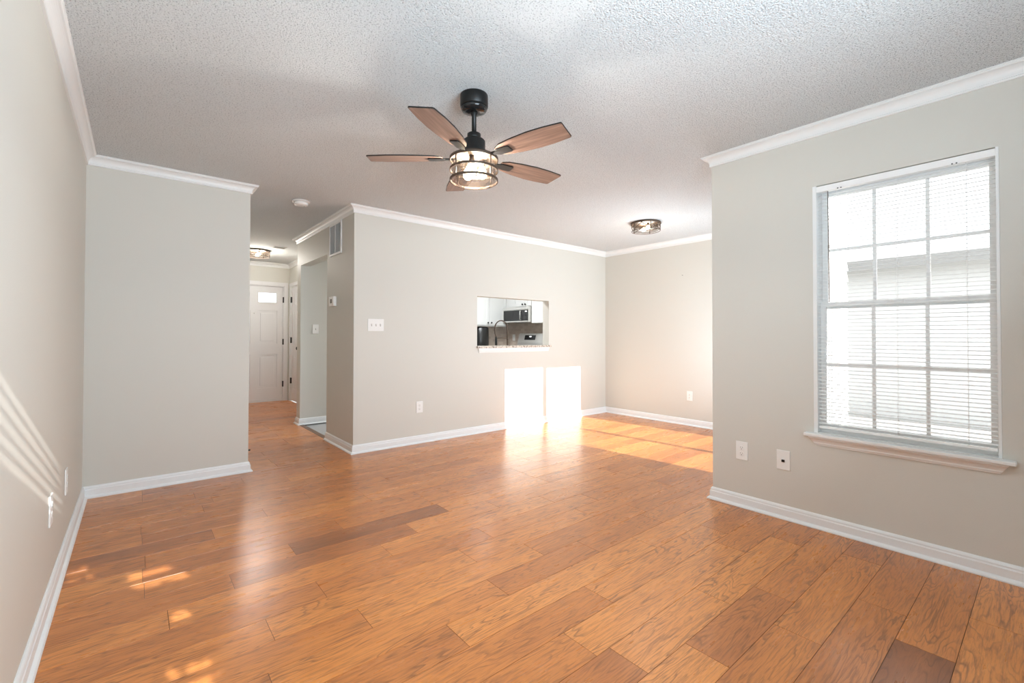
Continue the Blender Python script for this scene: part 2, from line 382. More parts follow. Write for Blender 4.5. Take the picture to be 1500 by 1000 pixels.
for nm, prof, m_, parts in (
    ('crown', crown, TRIM, [('left', (XL, YR), (XL, Y1), E_, N_, S_), ('back_left', (XL, Y1), (X2, Y1), S_, E_, E_), ('hall_left', (X2, Y1), (X2, YF), E_, S_, S_),
        ('front', (X2, YF), (XF, YF), S_, E_, W_), ('foyer_right', (XF, YF), (XF, OY1+.16), W_, S_, N_), ('foyer_return', (XF, OY1+.16), (X3, OY1+.16), N_, W_, W_), ('hall_right', (X3, OY1+.16), (X3, YB), W_, N_, S_),
        ('back', (X3, YB), (X4, YB), S_, W_, W_), ('dining_right', (X4, YB), (X4, Y5), W_, S_, N_), ('dining_front', (X4, Y5), (X5, Y5), N_, W_, W_), ('right', (X5, Y5), (X5, YR), W_, N_, N_), ('rear', (X5, YR), (XL, YR), N_, W_, E_)]),
    ('base', base, BASEW, [('left', (XL, YR), (XL, Y1), E_, N_, S_), ('back_left', (XL, Y1), (X2, Y1), S_, E_, E_), ('hall_left', (X2, Y1), (X2, YF), E_, S_, S_),
        ('front_left', (X2, YF), (DX0-.072, YF), S_, E_, None), ('foyer_right', (XF, CY0-.072), (XF, OY1+.16), W_, None, N_), ('foyer_return', (XF, OY1+.16), (X3, OY1+.16), N_, W_, W_), ('hall_return_end', (X3, OY1+.16), (X3, OY1), W_, N_, S_),
        ('kitchen_entry', (X3, OY1), (2.6, OY1), S_, W_, None), ('hall_right', (X3, OY0), (X3, YB), W_, None, S_), ('back', (X3, YB), (X4, YB), S_, W_, W_), ('dining_right', (X4, YB), (X4, Y5), W_, S_, N_),
        ('dining_front_right', (X4, Y5), (SX1+.07, Y5), N_, W_, None), ('dining_front_left', (SX0-.07, Y5), (X5, Y5), N_, None, W_), ('right', (X5, Y5), (X5, YR), W_, N_, N_), ('rear', (X5, YR), (XL, YR), N_, W_, E_)])):
    for side, a, b_, n, na, nb in parts:
        run(('baseboard_' if nm == 'base' else 'trim_crown_')+side, a, b_, n, na, nb, prof, m_)

# ------------------------------------------------------------------ window_1 (right wall) and its blind
win = thing('window_1', None, None, (X5, (WY0+WY1)/2, WZ0), kind='structure')
def wl(bm):   # world -> window local
    bmesh.ops.translate(bm, verts=bm.verts[:], vec=(-X5, -(WY0+WY1)/2, -WZ0)); return bm
e = .0005
bm = new()   # jamb liner
bx(bm, X5-.001, X5+.06, WY0+e, WY0+.012, WZ0, WZ1-e); bx(bm, X5-.001, X5+.06, WY1-.020, WY1-e, WZ0, WZ1-e); bx(bm, X5+.02, X5+.06, WY0+.012, WY1-.02, WZ1-.012, WZ1-e)
obj('jamb_liner', wl(bm), TRIM, win)
fx0, fx1 = X5+.06, X5+.138
bm = new(); bx(bm, fx0, fx1, WY0+e, WY0+.013, WZ0+e, WZ1-e); bx(bm, fx0, fx1, WY1-.020, WY1-e, WZ0+e, WZ1-e); bx(bm, fx0, fx1, WY0+.013, WY1-.020, WZ1-.025, WZ1-e); bx(bm, fx0, fx1, WY0+.013, WY1-.020, WZ0+e, WZ0+.03)
obj('window_frame', wl(bm), VINYL, win)
def sash(name, x, z0, z1, a):
    y0, y1 = WY0+.014, WY1-.021; w = .026
    bm = new(); bx(bm, x, x+.028, y0, y0+w, z0, z1); bx(bm, x, x+.028, y1-w, y1, z0, z1); bx(bm, x, x+.028, y0+w, y1-w, z0, z0+w); bx(bm, x, x+.028, y0+w, y1-w, z1-w, z1)
    s = obj(name, wl(bm), VINYL, win)
    bm = bx(new(), x+.012, x+.016, y0+w, y1-w, z0+w, z1-w); obj('glass_pane', wl(bm), GLASS, s)
    g = new(); q = (y1-y0-2*w)/3
    for k in (1, 2): bx(g, x+.008, x+.0205, y0+w+q*k-.008, y0+w+q*k+.008, z0+w, z1-w)
    zm = (z0+z1)/2; bx(g, x+.0085, x+.020, y0+w, y1-w, zm-.008, zm+.008)
    obj('muntin_grid', wl(g), VINYL, s); return s
sash('lower_sash', X5+.066, WZ0+.031, 1.362, 0); sash('upper_sash', X5+.104, 1.325, WZ1-.026, 1)
bm = rbox(X5+.055, X5+.067, .53, .58, 1.34, 1.36, .002); obj('sash_lock', wl(bm), VINYL, win)
bm = rbox(X5-.052, X5-.0005, .118, .985, WZ0-.020, WZ0-.0005, .005, 3); bx(bm, X5, X5+.06, WY0+e, WY1-e, WZ0, WZ0+.002)
obj('window_sill', wl(bm), TRIM, win)
ap = [(0, .500), (.008, .500), (.010, .506), (.014, .512), (.014, .518), (.022, .532), (.034, .543), (.040, .545), (.040, .552), (0, .552)]
bm = new(); r0 = [bm.verts.new((X5-u-.0005, .140+ (.552-z)*.62, z)) for u, z in ap]; r1 = [bm.verts.new((X5-u-.0005, .965-(.552-z)*.62, z)) for u, z in ap]
for i in range(len(ap)): j = (i+1) % len(ap); bm.faces.new((r0[i], r0[j], r1[j], r1[i]))
bm.faces.new(r0); bm.faces.new(r1[::-1]); obj('apron_moulding', wl(bm), TRIM, win)

by0, by1 = WY0+.014, WY1-.022
bl = thing('window_blind', 'white horizontal mini blind lowered over the double-hung window in the right wall', 'window blind', (X5+.025, (by0+by1)/2, WZ1))
def bl_(bm): bmesh.ops.translate(bm, verts=bm.verts[:], vec=(-X5-.025, -(by0+by1)/2, -WZ1)); return bm
obj('headrail', bl_(rbox(X5+.004, X5+.036, WY0+.002, WY1-.002, WZ1-.040, WZ1-.004, .002)), VINYL, bl)
bm = new(); pitch_s = .0215; z = .632; tl = R(8); cx = X5+.026; zs = []
while z < WZ1-.052:
    zs.append(z); w = .0125
    rows = []
    for t_ in (-1, -.33, .33, 1):
        dx = t_*w*math.cos(tl); dz = t_*w*math.sin(tl)+.0018*(1-t_*t_)
        rows.append([(cx+dx, y, z+dz) for y in (by0, by1)])
    top = [[bm.verts.new(p) for p in r] for r in rows]; bot = [[bm.verts.new((p[0], p[1], p[2]-.0006)) for p in r] for r in rows]
    for i in range(3):
        f = bm.faces.new((top[i][0], top[i+1][0], top[i+1][1], top[i][1])); f.smooth = True
        f = bm.faces.new((bot[i][0], bot[i][1], bot[i+1][1], bot[i+1][0])); f.smooth = True
    for r in (0, 3): bm.faces.new((top[r][0], top[r][1], bot[r][1], bot[r][0]))
    z += pitch_s
obj('slats', bl_(bm), SLAT, bl)
obj('bottom_rail', bl_(rbox(cx-.012, cx+.012, by0, by1, .600, .615, .003)), VINYL, bl)
for yy in (by0+.10, (by0+by1)/2, by1-.10):
    bm = new(); tube(bm, [(cx-.0135, yy, .612), (cx-.0135, yy, WZ1-.04)], .0007, 6); tube(bm, [(cx+.0135, yy, .612), (cx+.0135, yy, WZ1-.04)], .0007, 6)
    obj('ladder_cord', bl_(bm), SLAT, bl)
bm = new(); tube(bm, [(X5+.000, by1-.058, WZ1-.045), (X5+.001, by1-.06, 1.70), (X5-.001, by1-.062, 1.36)], .0028, 8); tube(bm, [(X5-.001, by1-.061, 1.68), (X5-.001, by1-.061, 1.70)], .0042, 8)
obj('tilt_wand', bl_(bm), mat('smoky_plastic_wand', (.22, .19, .17), .3), bl)
bm = new()
for yy in (by0+.14, by1-.115):
    for d_ in (-.008, .008): obj('cord_stop', bl_(bx(new(), X5+.0015, X5+.005, yy+d_-.003, yy+d_+.003, WZ1-.040, WZ1-.034)), GREYDOT, bl)

# ------------------------------------------------------------------ window_2 in the rear wall (behind the camera), with wide open slats
rw = thing('window_2', None, None, (RX0, YR, RZ0), kind='structure')
def rl(bm): bmesh.ops.translate(bm, verts=bm.verts[:], vec=(-RX0, -YR, -RZ0)); return bm
bm = new(); y0, y1 = YR-.10, YR-.04
bx(bm, RX0+e, RX0+.03, y0, y1, RZ0+e, RZ1-e); bx(bm, RX1-.03, RX1-e, y0, y1, RZ0+e, RZ1-e); bx(bm, RX0+.03, RX1-.03, y0, y1, RZ0+e, RZ0+.04); bx(bm, RX0+.03, RX1-.03, y0, y1, RZ1-.03, RZ1-e); bx(bm, 1.12, 1.16, y0, y1, RZ0+.04, RZ1-.03)
obj('window_frame', rl(bm), VINYL, rw)
obj('glass_pane', rl(bx(new(), RX0+.03, RX1-.03, y0+.02, y0+.024, RZ0+.04, RZ1-.03)), GLASS, rw)
bm = new(); z = RZ0+.06
while z < RZ1-.04:
    bx(bm, RX0+.035, 1.10, YR-.058+.02, YR-.002+.012, z, z+.0025); z += .052
obj('slats', rl(bm), SLAT, rw)

# ------------------------------------------------------------------ sliding door to the patio (door_3), out of frame, casts the sun patch
sd = thing('door_3', None, None, (SX0, Y5, 0), kind='structure')
def sl(bm): bmesh.ops.translate(bm, verts=bm.verts[:], vec=(-SX0, -Y5, 0)); return bm
bm = new(); a0, a1 = Y5-.12, Y5-.03
bx(bm, SX0+e, SX0+.03, a0, a1, 0, SZ-e); bx(bm, SX1-.03, SX1-e, a0, a1, 0, SZ-e); bx(bm, SX0+.03, SX1-.03, a0, a1, SZ-.03, SZ-e); bx(bm, SX0+.03, SX1-.03, a0, a1, 0, .015)
obj('door_frame', sl(bm), VINYL, sd)
for x0, x1, yy in ((SX0+.03, 4.53, Y5-.065), (4.46, SX1-.03, Y5-.105)):
    bm = new(); w = .055
    bx(bm, x0, x0+w, yy, yy+.03, .016, SZ-.031); bx(bm, x1-w, x1, yy, yy+.03, .016, SZ-.031); bx(bm, x0+w, x1-w, yy, yy+.03, .016, .075); bx(bm, x0+w, x1-w, yy, yy+.03, SZ-.075, SZ-.031)
    p_ = obj('door_panel', sl(bm), VINYL, sd); obj('glass_pane', sl(bx(new(), x0+w, x1-w, yy+.012, yy+.016, .075, SZ-.075)), GLASS, p_)

# ------------------------------------------------------------------ front door (door_1) and closet door (door_2)
def panel_face(bm, x0, x1, z0, z1, yf, d=.010, b=.018):
    """raised field inside a recessed frame; yf = door face, room on the -y side"""
    bx(bm, x0+b, x1-b, yf+.003, yf+d+.002, z0+b, z1-b)
def slab_with_openings(x0, x1, z0, z1, holes, yf, yb, rec):
    """door slab; holes are (x0,x1,z0,z1,through)"""
    bm = new(); xs = sorted({x0, x1, *[h[0] for h in holes], *[h[1] for h in holes]}); zs_ = sorted({z0, z1, *[h[2] for h in holes], *[h[3] for h in holes]})
    for a, b_ in zip(xs, xs[1:]):
        for c_, d_ in zip(zs_, zs_[1:]):
            h = [q for q in holes if q[0] <= a+1e-6 and q[1] >= b_-1e-6 and q[2] <= c_+1e-6 and q[3] >= d_-1e-6]
            if not h: bx(bm, a, b_, yf, yb, c_, d_)
            elif not h[0][4]: bx(bm, a, b_, yf+rec, yb, c_, d_)
    bmesh.ops.remove_doubles(bm, verts=bm.verts[:], dist=1e-5); return bm
d1 = thing('door_1', None, None, (DX0, YF, 0), kind='structure')
def dl(bm): bmesh.ops.translate(bm, verts=bm.verts[:], vec=(-DX0, -YF, 0)); return bm
lx0, lx1 = DX0+.02, DX1-.02
cxm = (lx0+lx1)/2
holes = [(cxm-.365, cxm-.055, 1.735, 1.925, True), (cxm+.055, cxm+.365, 1.735, 1.925, True), (cxm-.365, cxm-.055, 1.02, 1.60, False), (cxm+.055, cxm+.365, 1.02, 1.60, False), (cxm-.365, cxm-.055, .24, .83, False), (cxm+.055, cxm+.365, .24, .83, False)]
yf = YF+.035
slab = obj('door_slab', dl(slab_with_openings(lx0, lx1, .022, DZ-.022, holes, yf, yf+.045, .020)), DOORW, d1)
for h in holes[:2]:
    bm = new(); q = .012
    bx(bm, h[0], h[0]+q, yf-.006, yf+.03, h[2], h[3]); bx(bm, h[1]-q, h[1], yf-.006, yf+.03, h[2], h[3]); bx(bm, h[0]+q, h[1]-q, yf-.006, yf+.03, h[2], h[2]+q); bx(bm, h[0]+q, h[1]-q, yf-.006, yf+.03, h[3]-q, h[3])
    obj('window_bead', dl(bm), DOORW, slab); obj('glass_pane', dl(bx(new(), h[0]+q, h[1]-q, yf+.015, yf+.019, h[2]+q, h[3]-q)), GLASS, slab)
for h in holes[2:]:
    bm = rbox(h[0]+.045, h[1]-.045, yf+.007, yf+.0205, h[2]+.045, h[3]-.045, .005); obj('raised_panel', dl(bm), DOORW, slab)
bm = new(); lathe(bm, [(.006, -.004), (.007, 0)], (cxm, yf-.002, 1.545), 14, 'y'); obj('peephole', dl(bm), CHROME, slab)
bm = new(); bx(bm, DX0+e, lx0-.002, YF, YF+T-.001, 0, DZ-e); bx(bm, lx1+.002, DX1-e, YF, YF+T-.001, 0, DZ-e); bx(bm, lx0-.002, lx1+.002, YF, YF+T-.001, DZ-.020, DZ-e); bx(bm, lx0, lx1, YF+.01, YF+T-.001, 0, .020)
obj('door_jamb', dl(bm), DOORW, d1)
bm = new(); c0 = .062
for x0, x1, z0, z1 in ((DX0-c0+.006, DX0+.006, 0, DZ+c0-.006), (DX1-.006, DX1+c0-.006, 0, DZ+c0-.006), (DX0+.006, DX1-.006, DZ-.006, DZ+c0-.006)): bx(bm, x0, x1, YF-.016, YF-.0005, z0, z1)
obj('door_casing', dl(bm), DOORW, d1)
for z in (.30, 1.05, 1.80):
    bm = new(); bx(bm, lx1-.004, lx1+.012, YF-.004, YF+.034, z-.05, z+.05); lathe(bm, [(.007, z-.052), (.007, z+.052)], (lx1+.002, YF+.0, 0), 12); obj('hinge', dl(bm), BLACK, d1)

d2 = thing('door_2', None, None, (XF, CY1, 0), kind='structure')
def cl(bm): bmesh.ops.translate(bm, verts=bm.verts[:], vec=(-XF, -CY1, 0)); return bm
def swap(bm):  # model built facing -y with x as width -> facing -x with y as width
    for v in bm.verts: x, y, z = v.co; v.co = (XF+(y), x, z)
    return bm
ya, yb_ = CY0+.018, CY1-.018; ym = (ya+yb_)/2
hs = []
for z0, z1 in ((.22, .80), (.98, 1.58), (1.68, 1.90)):
    hs += [(ya+.09, ym-.035, z0, z1, False), (ym+.035, yb_-.09, z0, z1, False)]
sl2 = obj('door_slab', cl(swap(slab_with_openings(ya, yb_, .012, CZ-.02, hs, .012, .047, .008))), DOORW, d2)
for h in hs: obj('raised_panel', cl(swap(rbox(h[0]+.02, h[1]-.02, .014, .024, h[2]+.02, h[3]-.02, .004))), DOORW, sl2)
bm = new(); bx(bm, CY0+e, ya-.002, 0, T-.001, 0, CZ-e); bx(bm, yb_+.002, CY1-e, 0, T-.001, 0, CZ-e); bx(bm, ya, yb_, 0, T-.001, CZ-.018, CZ-e); obj('door_jamb', cl(swap(bm)), DOORW, d2)
bm = new()
for x0, x1, z0, z1 in ((CY0-.052, CY0+.006, 0, CZ+.052), (CY1-.006, CY1+.052, 0, CZ+.052), (CY0+.006, CY1-.006, CZ-.006, CZ+.052)): bx(bm, x0, x1, -.016, -.0005, z0, z1)
obj('door_casing', cl(swap(bm)), DOORW, d2)
for z in (.36, 1.08, 1.80):
    bm = new(); bx(bm, yb_-.022, yb_+.006, -.003, .013, z-.05, z+.05); lathe(bm, [(.007, z-.052), (.007, z+.052)], (yb_+.001, -.004, 0), 12); obj('hinge', cl(swap(bm)), BLACK, d2)
bm = new(); lathe(bm, [(.030, .0), (.031, -.006), (.012, -.010), (.011, -.030), (.022, -.036), (.028, -.048), (.026, -.060), (.012, -.066)], (XF+.012, ya+.06, .945), 24, 'x'); obj('door_knob', cl(bm), BLACK, d2)

# ------------------------------------------------------------------ pass-through ledge, kitchen
led = thing('granite_ledge', 'speckled granite ledge of the kitchen pass-through in the back wall', 'ledge', (3.73, YB, PZ0))
def gl(bm): bmesh.ops.translate(bm, verts=bm.verts[:], vec=(-3.73, -YB, -PZ0)); return bm
bm = rbox(PX0-.010, PX1+.028, YB-.026, YB-.0005, PZ0, PZ0+.026, .004)
bx(bm, PX0+.0005, PX1-.0005, YB-.001, YB+T+.02, PZ0, PZ0+.026)
obj('stone_slab', gl(bm), GRANITE, led)
bm = new(); pr = [(YB-.0005, .955), (YB-.008, .955), (YB-.010, .965), (YB-.016, .985), (YB-.018, 1.0095), (YB-.0005, 1.0095)]
r0 = [bm.verts.new((PX0+.012+(1.01-z)*.3, y, z)) for y, z in pr]; r1 = [bm.verts.new((PX1-.0-(1.01-z)*.3, y, z)) for y, z in pr]
for i in range(len(pr)): j = (i+1) % len(pr); bm.faces.new((r0[i], r0[j], r1[j], r1[i]))
bm.faces.new(r0); bm.faces.new(r1[::-1]); obj('apron_moulding', gl(bm), TRIM, led)
KX = X4+.14     # kitchen right wall face
bm = new(); bx(bm, 4.321, KX-.001, 6.918, 6.9295, .92, 1.40); bx(bm, KX-.012, KX-.0005, 5.30, 6.918, .92, 1.42); S('trim_backsplash', bm, SPLASH)

def shaker(parent, name, x0, x1, z0, z1, y, axis, knob):
    """shaker door; axis 'y' faces -y at y, axis 'x' faces -x at x=y (x0,x1 then are y range)"""
    def tr(bm):
        if axis == 'x':
            for v in bm.verts: a, b_, c_ = v.co; v.co = (b_, a, c_)
        return bm
    w = .055; bm = new()
    bx(bm, x0, x0+w, y-.020, y-.0005, z0, z1); bx(bm, x1-w, x1, y-.020, y-.0005, z0, z1); bx(bm, x0+w, x1-w, y-.020, y-.0005, z0, z0+w); bx(bm, x0+w, x1-w, y-.020, y-.0005, z1-w, z1); bx(bm, x0+w, x1-w, y-.012, y-.0005, z0+w, z1-w)
    d = obj(name, tr(bm), CABW, parent)
    if knob:
        bm = new(); lathe(bm, [(.006, 0), (.006, -.012), (.014, -.018), (.015, -.026), (.009, -.030)], (knob[0], y-.020, knob[1]), 16, 'y'); obj('knob', tr(bm), BLACK, d)
    return d
k1 = thing('wall_cabinet', 'white two-door wall cabinet with black knobs at the left of the pass-through view', 'cabinet', (0, 0, 0), group='kitchen wall cabinets')
obj('cabinet_body', bx(new(), 4.62, 5.345, 6.60, 6.917, 1.335, 2.25), CABW, k1)
shaker(k1, 'door', 4.625, 4.9425, 1.36, 2.24, 6.60, 'y', (4.905, 1.40)); shaker(k1, 'door', 4.9475, 5.34, 1.36, 2.24, 6.60, 'y', (4.985, 1.40))
k2 = thing('wall_cabinet', 'short white wall cabinet with two knobs above the microwave', 'cabinet', (0, 0, 0), group='kitchen wall cabinets')
obj('cabinet_body', bx(new(), 5.35, KX-.013, 5.872, 6.595, 1.685, 2.25), CABW, k2)
shaker(k2, 'door', 5.875, 6.010+.03, 1.695, 2.24, 5.35, 'x', (6.015, 1.725)); shaker(k2, 'door', 6.045, 6.36, 1.695, 2.24, 5.35, 'x', (6.09, 1.725))
k3 = thing('wall_cabinet', 'plain white wall cabinet to the right of the microwave', 'cabinet', (0, 0, 0), group='kitchen wall cabinets')
obj('cabinet_body', bx(new(), 5.35, KX-.013, 5.33, 5.862, 1.385, 2.25), CABW, k3)
shaker(k3, 'door', 5.335, 5.858, 1.39, 2.24, 5.35, 'x', None)
mw = thing('microwave', 'stainless microwave with black glass door mounted under the short kitchen cabinet', 'microwave', (0, 0, 0))
obj('body', rbox(5.27, KX-.013, 5.875, 6.595, 1.405, 1.683, .004), STEEL, mw)
obj('door_glass', rbox(5.258, 5.2695, 5.885, 6.555, 1.432, 1.620, .002), DARKGL, mw)
obj('vent_strip', rbox(5.256, 5.2695, 5.880, 6.590, 1.630, 1.672, .002), STEEL, mw)
bm = new(); tube(bm, [(5.23, 6.06, 1.445), (5.23, 6.06, 1.608)], .007, 10); tube(bm, [(5.23, 6.06, 1.45), (5.258, 6.06, 1.45)], .005, 8); tube(bm, [(5.23, 6.06, 1.603), (5.258, 6.06, 1.603)], .005, 8); obj('handle', bm, STEEL, mw)
obj('side_trim', rbox(5.256, 5.2695, 6.557, 6.590, 1.43, 1.628, .002), STEEL, mw)
obj('bottom_trim', rbox(5.257, 5.2695, 5.880, 6.590, 1.408, 1.430, .002), STEEL, mw)
obj('clock_display', bx(new(), 5.2565, 5.2579, 5.905, 5.955, 1.585, 1.603), DISPLAY, mw)
rg = thing('range', 'stainless kitchen range with dark clock panel seen through the pass-through', 'stove', (0, 0, 0))
obj('body', rbox(5.02, KX-.02, 5.80, 6.55, .02, .905, .004), STEEL, rg)
obj('cooktop', rbox(5.01, KX-.09, 5.795, 6.555, .906, .925, .004), DARKGL, rg)
bm = prism(new(), [(5.53, .926), (5.55, 1.035), (5.60, 1.205), (5.64, 1.21), (KX-.015, 1.21), (KX-.015, .926)], 5.80, 6.50, 'xz'); obj('back_panel', bm, STEEL, rg)
bm = prism(new(), [(5.561, 1.090), (5.5865, 1.178), (5.590, 1.177), (5.5645, 1.089)], 6.03, 6.32, 'xz'); pn = obj('control_panel', bm, DARKGL, rg)
bm = prism(new(), [(5.574, 1.140), (5.580, 1.160), (5.582, 1.160), (5.576, 1.140)], 6.14, 6.19, 'xz'); obj('clock_display', bm, DISPLAY, pn)
bm = new()
for (a, b_) in ((5.20, 5.98), (5.20, 6.36), (5.42, 5.98), (5.42, 6.36)): obj('burner_ring', loop_lathe(new(), [(.085, .926), (.095, .926), (.095, .930), (.085, .930)], (a, b_, 0), 24), GREYDOT, rg)
def base_cab(nm, lab, x0, x1, y0, y1, face):
    t_ = thing(nm, lab, 'cabinet', (0, 0, 0)); obj('cabinet_body', bx(new(), x0, x1, y0, y1, .0, .875), CABW, t_)
    return t_
ct = thing('countertop', 'granite kitchen worktop in the corner beside the range', 'countertop')
obj('stone_slab', bx(new(), 4.325, KX-.0125, 6.56, 6.917, .876, .915), GRANITE, ct)
ct2 = thing('countertop', 'short granite worktop to the right of the range', 'countertop')
obj('stone_slab', bx(new(), 5.02, KX-.0125, 5.30, 5.79, .876, .915), GRANITE, ct2)
b1 = base_cab('base_cabinet', 'white base cabinet under the corner worktop', 4.33, KX-.013, 6.56, 6.917, 'y'); shaker(b1, 'door', 4.34, 4.66, .10, .86, 6.56, 'y', (4.62, .80)); shaker(b1, 'door', 4.67, 5.0, .10, .86, 6.56, 'y', (4.71, .80))
b2 = base_cab('base_cabinet', 'white base cabinet to the right of the range', 5.06, KX-.013, 5.31, 5.785, 'x'); shaker(b2, 'door', 5.32, 5.775, .10, .86, 5.06, 'x', (5.73, .80))
st = thing('sink_counter', 'granite sink worktop just behind the pass-through wall', 'countertop'); 
bm = new(); bx(bm, 2.4, 3.45, YB+T+.022, 5.14, .876, .915); bx(bm, 4.05, 4.9, YB+T+.022, 5.14, .876, .915); bx(bm, 3.45, 4.05, YB+T+.022, 4.72, .876, .915); bx(bm, 3.45, 4.05, 5.06, 5.14, .876, .915); obj('stone_slab', bm, GRANITE, st)
bm = new(); bx(bm, 3.45, 4.05, 4.72, 5.06, .70, .705); bx(bm, 3.45, 3.455, 4.72, 5.06, .705, .90); bx(bm, 4.045, 4.05, 4.72, 5.06, .705, .90); bx(bm, 3.455, 4.045, 4.72, 4.725, .705, .90); bx(bm, 3.455, 4.045, 5.055, 5.06, .705, .90); obj('sink_basin', bm, STEEL, st)
obj('cabinet_body', bx(new(), 2.42, 4.88, YB+T+.022, 5.11, 0, .69), CABW, st)
fa = thing('kitchen_faucet', 'dark high-arc spring kitchen faucet standing behind the granite ledge', 'faucet', (3.80, 4.66, .9155))
bm = new(); lathe(bm, [(.026, 0), (.026, .008), (.016, .014), (.013, .10), (.0105, .11), (.0105, .20)], (0, 0, 0), 20); obj('base_post', bm, BRONZE, fa)
pts = [(0, 0, .20), (0, 0, .34)]
for i in range(13):
    a = math.pi*i/12; pts.append((-.088+.088*math.cos(a), .0+.02*(1-math.cos(a)), .345+.10*math.sin(a)))
pts += [(-.172, .04, .27), (-.160, .04, .235)]
bm = new(); tube(bm, pts, .0085, 10); obj('spring_hose', bm, BRONZE, fa)
bm = new(); tube(bm, [(-.160, .04, .236), (-.157, .04, .205), (-.155, .04, .12)], [.009, .014, .016], 14); obj('spray_head', bm, BLACK, fa)
bm = new(); tube(bm, [(0, 0, .215), (-.158, .04, .215)], .0055, 8); obj('docking_arm', bm, BRONZE, fa)
bm = new(); tube(bm, [(.0, -.0, .06), (.045, -.01, .075), (.075, -.012, .11)], [.010, .007, .006], 10); obj('lever_handle', bm, BRONZE, fa)
ap_ = thing('countertop_appliance', 'dark rounded countertop appliance under the left kitchen wall cabinet', 'appliance', (4.86, 6.74, .9155))
bm = new(); lathe(bm, [(.150, 0), (.155, .01), (.155, .385), (.148, .395)], (0, 0, 0), 40); obj('body', bm, mat('dark_satin_metal', (.06, .06, .06), .3, .8), ap_)
bm = new(); lathe(bm, [(.14, .3955), (.13, .405), (.03, .408), (.0, .409)], (0, 0, 0), 24); obj('lid', bm, BLACK, ap_)

# ------------------------------------------------------------------ wall plates
def plate(name, label, cat, loc, facing, w, h, kind, group=None):
    """built facing -y, then turned; loc = centre on the wall face"""
    rz = {'S': 0, 'W': -math.pi/2, 'E': math.pi/2}[facing]
    t_ = thing(name, label, cat, loc, (0, 0, rz), group)
    obj('cover_plate', rbox(-w/2, w/2, -.007, -.0004, -h/2, h/2, .003), PLASTIC, t_)
    if kind == 'duplex':
        for s in (-1, 1):
            bm = new(); lathe(bm, [(.0165, -.0071), (.0165, -.0095), (.015, -.0098)], (0, 0, s*.0195), 24, 'y'); r_ = obj('receptacle', bm, PLASTIC, t_)
            bm = new(); bx(bm, -.0075, -.0055, -.0100, -.0097, s*.0195, s*.0195+.008); bx(bm, .0055, .0075, -.0100, -.0097, s*.0195, s*.0195+.007); lathe(bm, [(.003, -.0100), (.003, -.0097)], (0, 0, s*.0195-.007), 10, 'y'); obj('slot', bm, GREYDOT, r_)
        bm = new(); lathe(bm, [(.003, -.0071), (.003, -.0085)], (0, 0, 0), 10, 'y'); obj('screw', bm, STEEL, t_)
    elif kind == 'jack':
        obj('coax_port', rbox(-.009, .009, -.0125, -.0072, -.012, .004, .002), BLACK, t_)
        for s in (-1, 1):
            bm = new(); lathe(bm, [(.003, -.0071), (.003, -.0085)], (0, 0, s*.042), 10, 'y'); obj('screw', bm, PLASTIC, t_)
    else:
        n = int(kind)
        for k in range(n):
            x = (k-(n-1)/2)*.046
            obj('toggle_switch', bx(new(), x-.005, x+.005, -.0085, -.0072, -.012, .012), GRILLE, t_)
            bm = prism(new(), [(-.0086, -.004), (-.020, .006), (-.020, .012), (-.0086, .006)], x-.0035, x+.0035, 'yz'); obj('toggle', bm, PLASTIC, t_)
    return t_
PW, PH = .078, .123
plate('wall_outlet', 'white duplex outlet low on the back wall below the three-gang switch', 'outlet', (2.370, YB, .388), 'S', PW, PH, 'duplex', 'duplex wall outlets')
plate('wall_outlet', 'white duplex outlet low on the bright far dining wall', 'outlet', (X4, 3.041, .383), 'W', PW, PH, 'duplex', 'duplex wall outlets')
plate('wall_outlet', 'white duplex outlet on the window wall, left of the small black-port plate', 'outlet', (X5, 1.368, .379), 'W', PW, PH, 'duplex', 'duplex wall outlets')
plate('cable_outlet', 'white wall plate with a small black cable port left of the window sill', 'outlet', (X5, 1.112, .369), 'W', PW, PH, 'jack')
plate('wall_outlet', 'white duplex outlet on the left wall, nearer to the far corner', 'outlet', (XL, 3.372, .379), 'E', PW, PH+.01, 'duplex', 'duplex wall outlets')
plate('wall_outlet', 'white wall outlet on the left wall, nearer to the camera', 'outlet', (XL, 2.798, .395), 'E', PW, PH+.01, 'duplex', 'duplex wall outlets')
plate('light_switch', 'white three-gang toggle switch plate on the back wall near its left corner', 'light switch', (1.874, YB, 1.265), 'S', .168, .123, '3')
plate('light_switch', 'white light switch plate inside the kitchen entry from the hall', 'light switch', (1.835, OY1, 1.245), 'S', PW, PH, '1')
plate('wall_outlet', 'pale outlet plate on the kitchen backsplash beside the faucet', 'outlet', (KX-.0125, 6.74, 1.13), 'W', PW, PH, 'duplex', 'duplex wall outlets')
bm = new(); lathe(bm, [(.004, 0), (.004, -.004), (.0015, -.005), (.0015, -.02)], (0, 0, 0), 10, 'x'); obj('picture_hook', bm, BLACK, label='tiny dark picture nail high on the far dining wall', cat='nail', loc=(X4-.0005, 3.135, 1.961))

